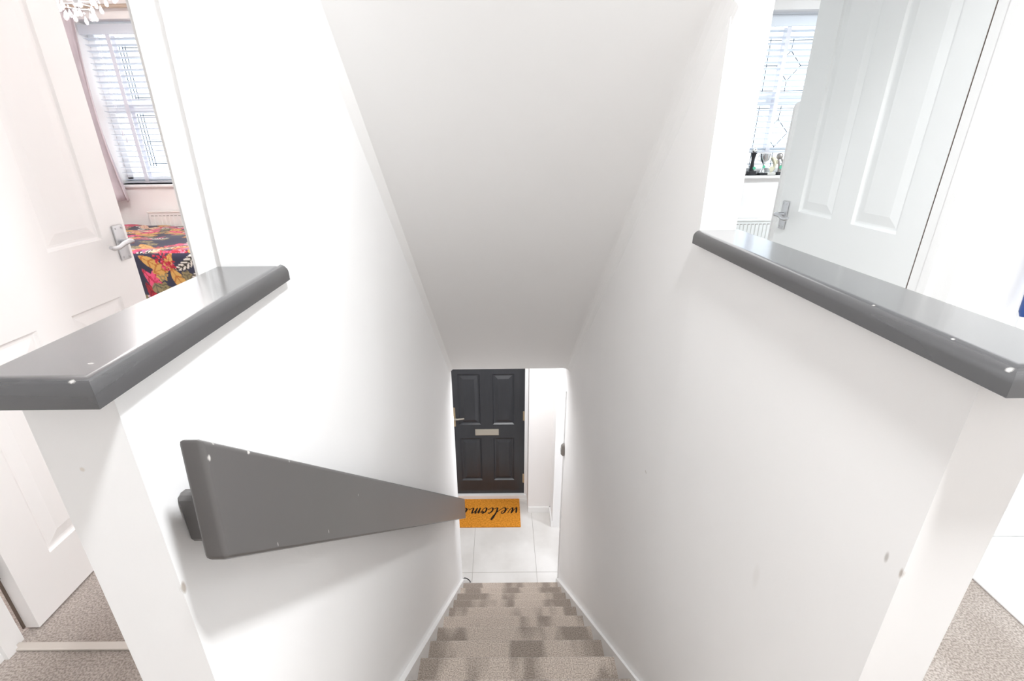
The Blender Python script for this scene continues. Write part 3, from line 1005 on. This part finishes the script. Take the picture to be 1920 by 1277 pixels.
def feather(cx, cy, a, L, W):
    p, q = local(cx, cy, a, L)
    t = p / L
    q = q - 0.10 * L * np.sin(np.clip(t, 0, 1) * math.pi)
    wd = W * np.sin(np.clip(t, 0, 1) * math.pi) ** 0.6
    m = (t > 0) & (t < 1) & (np.abs(q) < wd)
    paint(m, BLK)
    paint(m & (np.sin((p + np.abs(q) * 1.3) * 190) > -0.35) & (np.abs(q) > W * 0.12), CREAM)


def rosette(cx, cy, R0, c, c2):
    p, q = local(cx, cy, 0, R0)
    r = np.hypot(p, q)
    t = np.arctan2(q, p)
    m = r < R0 * (0.86 + 0.14 * np.cos(6 * t + cx * 40))
    paint(m, c)
    paint(m & (np.sin(r * 230 + 2.2 * np.sin(3 * t)) > 0.35), c2)


def cluster(cx, cy, R0, n=14):
    for k in range(n):
        aa = rng.uniform(0, 2 * math.pi)
        rr = R0 * math.sqrt(rng.uniform(0, 1)) * 0.75
        leaf(cx + rr * math.cos(aa), cy + rr * math.sin(aa), rng.uniform(0, 6.28), R0 * rng.uniform(0.4, 0.6), R0 * 0.13, [RED, PINK, (0.55, 0.03, 0.07)][k % 3], RED, 60)


for k in range(620):                                    # scattered print
    cx_, cy_ = rng.uniform(0, BX1 - BX0), rng.uniform(0, V[-1])
    kind = k % 7
    a_ = rng.uniform(0, 6.28)
    if kind == 0: leaf(cx_, cy_, a_, rng.uniform(.14, .24), .035, GOLD, ORNG)
    elif kind == 1: leaf(cx_, cy_, a_, rng.uniform(.16, .26), .034, PINK, RED)
    elif kind == 2: feather(cx_, cy_, a_, rng.uniform(.16, .24), .026)
    elif kind == 3: rosette(cx_, cy_, rng.uniform(.03, .05), OLIVE, (0.12, 0.10, 0.05))
    elif kind == 4: cluster(cx_, cy_, .065)
    elif kind == 5: leaf(cx_, cy_, a_, rng.uniform(.10, .18), .030, OLIVE, (0.10, 0.09, 0.05))
    else: leaf(cx_, cy_, a_, rng.uniform(.10, .2), .03, [(0.72, 0.30, 0.42), (0.74, 0.56, 0.36), (0.36, 0.12, 0.28)][(k // 7) % 3], (0.55, 0.2, 0.2))
# the sprays that hang on the near side, where the photograph shows them
vz = lambda z: arc0 + (BZ - z) + 0.028
ux = lambda x: x - BX0
m_ = (UU > ux(-2.42)) & (UU < ux(-1.98)) & (VV > vz(0.66)) & (VV < vz(0.38))
paint(m_, (0.026, 0.028, 0.060))
leaf(ux(-2.36), vz(0.645), 0.55, 0.20, 0.034, GOLD, ORNG)
leaf(ux(-2.145), vz(0.665), 2.0, 0.15, 0.028, GOLD, ORNG)
leaf(ux(-2.17), vz(0.57), 1.15, 0.19, 0.036, GOLD, ORNG)
feather(ux(-2.14), vz(0.55), -0.65, 0.20, 0.030)
feather(ux(-2.05), vz(0.48), -0.9, 0.18, 0.028)
leaf(ux(-2.36), vz(0.56), 0.95, 0.30, 0.038, PINK, RED)
leaf(ux(-2.30), vz(0.46), -1.15, 0.13, 0.030, PINK, (0.5, 0.02, 0.08))
leaf(ux(-2.36), vz(0.47), 1.1, 0.2, 0.034, RED, (0.2, 0.0, 0.015))
rosette(ux(-2.235), vz(0.512), 0.040, OLIVE, GOLD)
leaf(ux(-2.29), vz(0.535), -0.3, 0.11, 0.03, GOLD, ORNG)
rosette(ux(-2.245), vz(0.425), 0.050, OLIVE, (0.12, 0.10, 0.05))
rosette(ux(-2.075), vz(0.51), 0.038, OLIVE, (0.14, 0.12, 0.07))
leaf(ux(-2.29), vz(0.47), 1.5, 0.08, 0.03, OLIVE, (0.1, 0.1, 0.07))
cluster(ux(-2.225), vz(0.64), 0.050, 16)
cluster(ux(-2.175), vz(0.585), 0.055, 18)
me = bpy.data.meshes.new('duvet_cover')
idx = np.arange(NU * NV).reshape(NU, NV)
quads = np.stack([idx[:-1, :-1], idx[:-1, 1:], idx[1:, 1:], idx[1:, :-1]], -1).reshape(-1, 4)
me.vertices.add(NU * NV)
me.vertices.foreach_set('co', np.stack([X, Y, Z], -1).reshape(-1).astype(np.float32))
me.loops.add(quads.size)
me.loops.foreach_set('vertex_index', quads.reshape(-1).astype(np.int32))
me.polygons.add(len(quads))
me.polygons.foreach_set('loop_start', np.arange(0, quads.size, 4, dtype=np.int32))
me.polygons.foreach_set('use_smooth', np.ones(len(quads), dtype=bool))
me.update(calc_edges=True)
at_ = me.color_attributes.new('print', 'FLOAT_COLOR', 'POINT')
at_.data.foreach_set('color', np.concatenate([colr, np.ones((NU, NV, 1))], -1).reshape(-1).astype(np.float32))
pm = bpy.data.materials.new('printed_cotton')
pm.use_nodes = True
an = pm.node_tree.nodes.new('ShaderNodeVertexColor')
an.layer_name = 'print'
pb = pm.node_tree.nodes['Principled BSDF']
pb.inputs['Roughness'].default_value = 0.7
pb.inputs['Sheen Weight'].default_value = 0.12
pm.node_tree.links.new(an.outputs['Color'], pb.inputs['Base Color'])
me.materials.append(pm)
dv_ = bpy.data.objects.new('duvet_cover', me)
COL.objects.link(dv_)
dv_.parent = bed
dv_.matrix_parent_inverse = Matrix.Translation(-bed.location)

# ------------------------------------------------------------------ chandelier
CX_, CY_ = -1.89, 2.6
ch = tag(empty('chandelier', (CX_, CY_, ZC)), 'crystal chandelier with glass drops hanging in the left bedroom', 'chandelier')
bm = nb()
lathe(bm, (CX_, CY_, 0), [(0.001, ZC), (0.05, ZC - 0.001), (0.05, ZC - 0.012), (0.012, ZC - 0.03), (0.006, ZC - 0.04), (0.006, 2.20), (0.018, 2.17), (0.010, 2.12), (0.022, 2.06), (0.008, 2.0), (0.016, 1.95), (0.024, 1.925), (0.014, 1.905), (0.006, 1.893), (0.010, 1.885), (0.001, 1.875)], 18)
obj('stem', bm, 'chrome', ch, smooth=True)
for k in range(6):
    a_ = k * math.pi / 3 + 0.3
    ca, sa = math.cos(a_), math.sin(a_)
    bm = nb()
    pr_ = [(0.015, 2.06), (0.06, 2.00), (0.12, 1.985), (0.17, 2.01), (0.19, 2.055)]
    tube(bm, [(CX_ + r * ca, CY_ + r * sa, z) for r, z in pr_], 0.005, 8)
    arm = obj('arm', bm, 'chrome', ch, smooth=True)
    bm = nb()
    lathe(bm, (CX_ + 0.19 * ca, CY_ + 0.19 * sa, 0), [(0.002, 2.048), (0.032, 2.058), (0.038, 2.068), (0.006, 2.066), (0.010, 2.07), (0.010, 2.13), (0.002, 2.131)], 14)
    obj('candle_cup', bm, 'crystal', arm, smooth=True)
bm = nb()
lathe(bm, (0, 0, 0), [(0.0005, 0.036), (0.004, 0.028), (0.0095, 0.012), (0.0075, 0.004), (0.0005, 0.0)], 6)
lathe(bm, (0, 0, 0), [(0.0005, 0.052), (0.005, 0.046), (0.0005, 0.040)], 6)
dm = bpy.data.meshes.new('crystal_drop'); bm.to_mesh(dm); bm.free(); dm.materials.append(M['crystal'])
for R0, n, z0 in ((0.055, 9, 1.832), (0.085, 8, 1.868), (0.15, 14, 1.915), (0.205, 12, 1.955)):
    for k in range(n):
        a_ = 2 * math.pi * k / n + R0 * 9
        o = bpy.data.objects.new('crystal_drop', dm)
        COL.objects.link(o)
        o.parent = ch
        o.location = (R0 * math.cos(a_), R0 * math.sin(a_), z0 + 0.008 * math.sin(k * 2.1) - ZC)
for R0, z0 in ((0.055, 1.886), (0.085, 1.922), (0.15, 1.97), (0.205, 2.01)):
    bm = nb()
    tube(bm, [(CX_ + R0 * math.cos(t * math.pi / 12), CY_ + R0 * math.sin(t * math.pi / 12), z0) for t in range(25)], 0.0025, 6, cap=False)
    obj('ring', bm, 'chrome', ch, smooth=True)

# ------------------------------------------------------------------ trophies on the right sill
TZ = 1.0125
TG = 'trophies on the window sill'


def base(bm, x, y, w_, d_, h_):
    box(bm, x - w_ / 2, x + w_ / 2, y - d_ / 2, y + d_ / 2, TZ, TZ + h_, bev=0.002, seg=1)


TY = 4.425
t1 = tag(empty('trophy', (2.15, TY, TZ)), 'tall black column trophy with a football on top', 'trophy', TG)
bm = nb(); base(bm, 2.155, TY, 0.062, 0.05, 0.034); obj('base', bm, 'black', t1)
bm = nb(); lathe(bm, (2.150, TY, TZ), [(0.024, 0.03), (0.019, 0.06), (0.0145, 0.10), (0.0145, 0.13), (0.020, 0.165), (0.026, 0.176), (0.026, 0.180)], 16); obj('column', bm, 'black', t1, smooth=True)
bm = nb(); ball(bm, (2.150, TY, TZ + 0.198), 0.0205); bl = obj('football', bm, 'ballw', t1, smooth=True)
bm = nb()
for a_, b_ in ((0.6, 0.5), (2.6, 0.5), (4.7, 0.4), (1.6, -0.5), (3.7, -0.5), (5.6, -0.4), (0, 1.5)):
    ball(bm, (2.150 + 0.0160 * math.cos(a_) * math.cos(b_), TY + 0.0160 * math.sin(a_) * math.cos(b_), TZ + 0.198 + 0.0160 * math.sin(b_)), 0.0068, 1)
obj('patches', bm, 'black', bl, smooth=True)
bm = nb(); tube(bm, [(2.158, TY - 0.026, TZ + 0.058), (2.158, TY - 0.034, TZ + 0.058)], 0.012, 14); obj('badge', bm, 'green', t1)

t2 = tag(empty('trophy', (2.235, TY, TZ)), 'silver cup trophy with a wide bowl and green badge', 'trophy', TG)
bm = nb(); base(bm, 2.246, TY, 0.058, 0.05, 0.020); obj('base', bm, 'black', t2)
bm = nb(); lathe(bm, (2.246, TY, TZ), [(0.020, 0.02), (0.016, 0.034), (0.006, 0.05), (0.006, 0.085), (0.014, 0.10), (0.036, 0.125), (0.046, 0.165), (0.047, 0.172), (0.040, 0.168), (0.012, 0.12)], 20); obj('cup', bm, 'silver', t2, smooth=True)
for s in (-1, 1):
    bm = nb(); tube(bm, [(2.240 + s * 0.036, TY, TZ + 0.155), (2.240 + s * 0.048, TY, TZ + 0.15), (2.240 + s * 0.045, TY, TZ + 0.118), (2.246 + s * 0.022, TY, TZ + 0.110)], 0.0035, 8); obj('handle', bm, 'silver', t2, smooth=True)
bm = nb(); tube(bm, [(2.246, TY - 0.010, TZ + 0.068), (2.246, TY - 0.018, TZ + 0.068)], 0.012, 14); obj('badge', bm, 'green', t2)

t3 = tag(empty('trophy', (2.32, TY, TZ)), 'pale gold trophy shaped as a kicking football boot', 'trophy', TG)
bm = nb(); base(bm, 2.318, TY, 0.070, 0.05, 0.022); obj('base', bm, 'plaque', t3)
bm = nb(); tube(bm, [(2.318, TY, TZ + 0.02), (2.338, TY, TZ + 0.05), (2.344, TY, TZ + 0.085), (2.326, TY, TZ + 0.120), (2.308, TY, TZ + 0.142)], [0.010, 0.013, 0.014, 0.015, 0.011], 10)
tube(bm, [(2.308, TY, TZ + 0.138), (2.330, TY, TZ + 0.128), (2.352, TY, TZ + 0.106), (2.362, TY, TZ + 0.088)], [0.010, 0.014, 0.012, 0.005], 10)
obj('boot', bm, 'gold', t3, smooth=True)
bm = nb(); tube(bm, [(2.310, TY - 0.012, TZ + 0.052), (2.310, TY - 0.020, TZ + 0.052)], 0.018, 16); obj('medallion', bm, 'gold', t3)

t4 = tag(empty('trophy', (2.40, TY, TZ)), 'antique silver trophy of two hands raising a ball', 'trophy', TG)
bm = nb(); base(bm, 2.398, TY, 0.066, 0.05, 0.024); obj('base', bm, 'black', t4)
bm = nb(); tube(bm, [(2.388, TY, TZ + 0.02), (2.384, TY, TZ + 0.07), (2.372, TY, TZ + 0.11), (2.362, TY, TZ + 0.13)], [0.009, 0.010, 0.010, 0.006], 10)
tube(bm, [(2.392, TY, TZ + 0.02), (2.404, TY, TZ + 0.075), (2.420, TY, TZ + 0.125), (2.446, TY, TZ + 0.165), (2.458, TY, TZ + 0.178)], [0.009, 0.010, 0.012, 0.012, 0.006], 10)
tube(bm, [(2.408, TY, TZ + 0.10), (2.396, TY, TZ + 0.125), (2.382, TY, TZ + 0.135)], [0.009, 0.008, 0.005], 8)
obj('hands', bm, 'pewt', t4, smooth=True)
bm = nb(); ball(bm, (2.372, TY, TZ + 0.150), 0.0275, 3); obj('ball', bm, 'pewt', t4, smooth=True)
bm = nb(); tube(bm, [(2.392, TY - 0.012, TZ + 0.062), (2.392, TY - 0.020, TZ + 0.062)], 0.015, 16); obj('badge', bm, 'green', t4)

t5 = tag(empty('trophy', (2.48, TY, TZ)), 'small dark cup trophy half hidden by the open door', 'trophy', TG)
bm = nb(); base(bm, 2.475, TY, 0.055, 0.05, 0.022); obj('base', bm, 'black', t5)
bm = nb(); lathe(bm, (2.475, TY, TZ), [(0.012, 0.02), (0.005, 0.035), (0.006, 0.06), (0.022, 0.08), (0.026, 0.12), (0.022, 0.12), (0.010, 0.08)], 16); obj('cup', bm, 'pewt', t5, smooth=True)

# ------------------------------------------------------------------ white cabinet in the right bedroom
cb = tag(empty('cabinet', (1.95, 3.1, 0)), 'tall white cabinet with a rounded top corner behind the open bedroom door', 'cabinet')
bm = nb()
cz, cr_ = 1.505, 0.04
pts = [(1.752, 0.0), (2.30, 0.0), (2.30, cz)] + [(1.752 + cr_ - cr_ * math.sin(t * math.pi / 12), cz - cr_ + cr_ * math.cos(t * math.pi / 12)) for t in range(7)]
prism(bm, pts, 'y', 3.20, 3.222)
obj('side_panel', bm, 'gloss', cb)
obj('body', B((2.02, 2.30, 3.222, 3.58, 0.02, 1.47)), 'slat', cb)
obj('plinth', B((2.03, 2.28, 3.23, 3.56, 0.0, 0.02)), 'gloss', cb)

# ------------------------------------------------------------------ doormat with its lettering
mt = tag(empty('doormat', (-0.19, 4.38, ZF)), 'orange brown coir doormat with black welcome lettering inside the front door', 'doormat')
bm = nb()
box(bm, -0.565, 0.183, 4.150, 4.598, ZF, ZF + 0.016, bev=0.004)
obj('mat_body', bm, 'coir', mt)


def crom(P, n=8):
    out = []
    P = [P[0]] + P + [P[-1]]
    for i in range(1, len(P) - 2):
        p0, p1, p2, p3 = (np.array(q, float) for q in P[i - 1:i + 3])
        for k in range(n):
            t = k / n
            out.append(0.5 * ((2 * p1) + (-p0 + p2) * t + (2 * p0 - 5 * p1 + 4 * p2 - p3) * t * t + (-p0 + 3 * p1 - 3 * p2 + p3) * t ** 3))
    out.append(np.array(P[-2], float))
    return out


# strokes in text space (right, up), x-height 1; the words are read from the door, so turned half round
GL = {
    'w': (1.75, [[(0.05, 0.95), (0.18, 0.15), (0.30, 0.0), (0.55, 0.35), (0.85, 1.0), (0.82, 0.3), (0.98, 0.0), (1.30, 0.40), (1.50, 1.0)]]),
    'e': (1.35, [[(-0.15, 0.1), (0.35, 0.38), (0.85, 0.72), (0.80, 1.0), (0.45, 0.95), (0.22, 0.45), (0.40, 0.05), (0.75, 0.02), (1.20, 0.35)]]),
    'l': (0.95, [[(-0.10, 0.35), (0.40, 0.95), (0.85, 1.75), (0.90, 2.15), (0.68, 1.95), (0.40, 0.8), (0.40, 0.12), (0.60, 0.0), (0.95, 0.25)]]),
    'c': (1.10, [[(0.85, 0.85), (0.62, 1.0), (0.25, 0.62), (0.22, 0.15), (0.50, 0.0), (1.0, 0.35)]]),
    'o': (1.25, [[(0.62, 0.98), (0.25, 0.70), (0.22, 0.12), (0.55, 0.0), (0.88, 0.45), (0.75, 0.95), (0.50, 0.92), (0.72, 0.70), (1.2, 0.78)]]),
    'm': (2.15, [[(0.02, 0.85), (0.12, 0.9), (0.15, 0.0), (0.30, 0.65), (0.60, 0.98), (0.70, 0.7), (0.66, 0.02), (0.85, 0.62), (1.18, 0.96), (1.26, 0.68), (1.26, 0.15), (1.45, 0.0), (1.95, 0.35)]]),
}
sc_, xr, y_base, slant = 0.066, 0.160, 4.440, 0.30
cur = 0.0
bm = nb()
for chh in 'welcome':
    adv, strokes = GL[chh]
    for stx in strokes:
        P = crom([(x + cur, y) for x, y in stx])
        L_, R_ = [], []
        for i, p in enumerate(P):
            d = P[min(i + 1, len(P) - 1)] - P[max(i - 1, 0)]
            d = d / (np.hypot(*d) + 1e-9)
            nrm = np.array([-d[1], d[0]])
            wd = 0.070 + 0.075 * max(0, -d[1])
            for lst, s in ((L_, 1), (R_, -1)):
                q = p + nrm * wd * s
                lst.append(bm.verts.new((xr - (q[0] + slant * q[1]) * sc_, y_base - q[1] * sc_ * 1.3, ZF + 0.0165 + 1e-6 * len(L_))))
        for i in range(len(P) - 1):
            bm.faces.new((L_[i], L_[i + 1], R_[i + 1], R_[i]))
    cur += adv
bmesh.ops.recalc_face_normals(bm, faces=list(bm.faces))
obj('lettering', bm, 'ink', mt)['label'] = 'black script lettering'

# ------------------------------------------------------------------ small things
bm = nb()
pts = [(0.500, 3.392, -1.118), (0.500, 3.392, -1.105), (0.500, 3.392, -1.062), (0.500, 3.392, -1.02), (0.500, 3.392, -1.006)]
tube(bm, pts, [0.012, 0.022, 0.024, 0.022, 0.012], 18)
kb = tag(empty('wall_catch', (0.50, 3.392, -1.062)), 'small rounded brushed metal catch on the wall end at the foot of the stairs', 'wall catch')
obj('catch_body', bm, 'pewter', kb, smooth=True)
bm = nb(); tube(bm, [(0.4775, 3.392, -1.062), (0.474, 3.392, -1.062)], 0.012, 14); obj('button', bm, 'chrome', kb)

bm = nb()
tube(bm, [(-0.40, 3.46, ZF + 0.01), (-0.385, 3.455, ZF + 0.035), (-0.36, 3.445, ZF + 0.038), (-0.335, 3.435, ZF + 0.022), (-0.328, 3.43, ZF + 0.006)], 0.005, 8)
tag(obj('cable', bm, 'black', smooth=True), 'short loop of black cable on the tiles at the foot of the stairs', 'cable')

mp_ = tag(empty('mop', (1.478, 1.25, 0)), 'white pole mop with a blue grip leaning beside the bathroom doorway', 'mop')
bm = nb(); tube(bm, [(1.486, 1.25, 0.03), (1.4735, 1.300, 0.85)], 0.0085, 12); obj('pole', bm, 'upvc', mp_, smooth=True)
bm = nb(); tube(bm, [(1.4738, 1.2985, 0.832), (1.4735, 1.300, 0.846), (1.4685, 1.316, 1.15), (1.4683, 1.317, 1.165)], [0.010, 0.014, 0.014, 0.008], 14); obj('grip', bm, 'navy', mp_, smooth=True)
bm = nb(); box(bm, 1.385, 1.485, 1.21, 1.29, 0.002, 0.03, bev=0.008); obj('head', bm, 'navy', mp_)

# ------------------------------------------------------------------ ceiling lamps (out of the picture; all but the landing one added for fill)
names = {'landing_lamp_light': 'round white ceiling lamp above the head of the stairs', 'hall_fill_light': 'added unseen ceiling lamp lighting the hall',
         'study_fill_light': 'added unseen ceiling lamp lighting the room off the hall', 'bedroom_fill_light': 'added unseen ceiling lamp lighting the right bedroom',
         'bathroom_fill_light': 'added unseen ceiling lamp lighting the bathroom'}
for nm, loc, rad, pw, colr_ in LIGHTS:
    ld = bpy.data.lights.new(nm, 'AREA' if nm != 'chandelier_light' else 'POINT')
    ld.energy = pw
    ld.color = colr_
    if ld.type == 'AREA':
        ld.shape = 'DISK'
        ld.size = rad * 2
        ld.spread = math.pi
    else:
        ld.shadow_soft_size = rad
    lo = bpy.data.objects.new(nm, ld)
    COL.objects.link(lo)
    lo.location = loc
    if nm in names:
        zc = ZC if loc[2] > 0 else ZHC
        lp = tag(empty('ceiling_lamp', (loc[0], loc[1], zc)), names[nm], 'ceiling lamp', 'round white ceiling lamps')
        bm = nb(); lathe(bm, (loc[0], loc[1], 0), [(rad + 0.02, zc), (rad + 0.02, zc - 0.018), (rad + 0.005, zc - 0.022), (0.001, zc - 0.022)], 28); obj('housing', bm, 'gloss', lp, smooth=True)
        bm = nb(); lathe(bm, (loc[0], loc[1], 0), [(rad, zc - 0.0225), (rad, zc - 0.030), (rad - 0.01, zc - 0.034), (0.001, zc - 0.035)], 28); obj('diffuser', bm, 'lamp', lp, smooth=True)
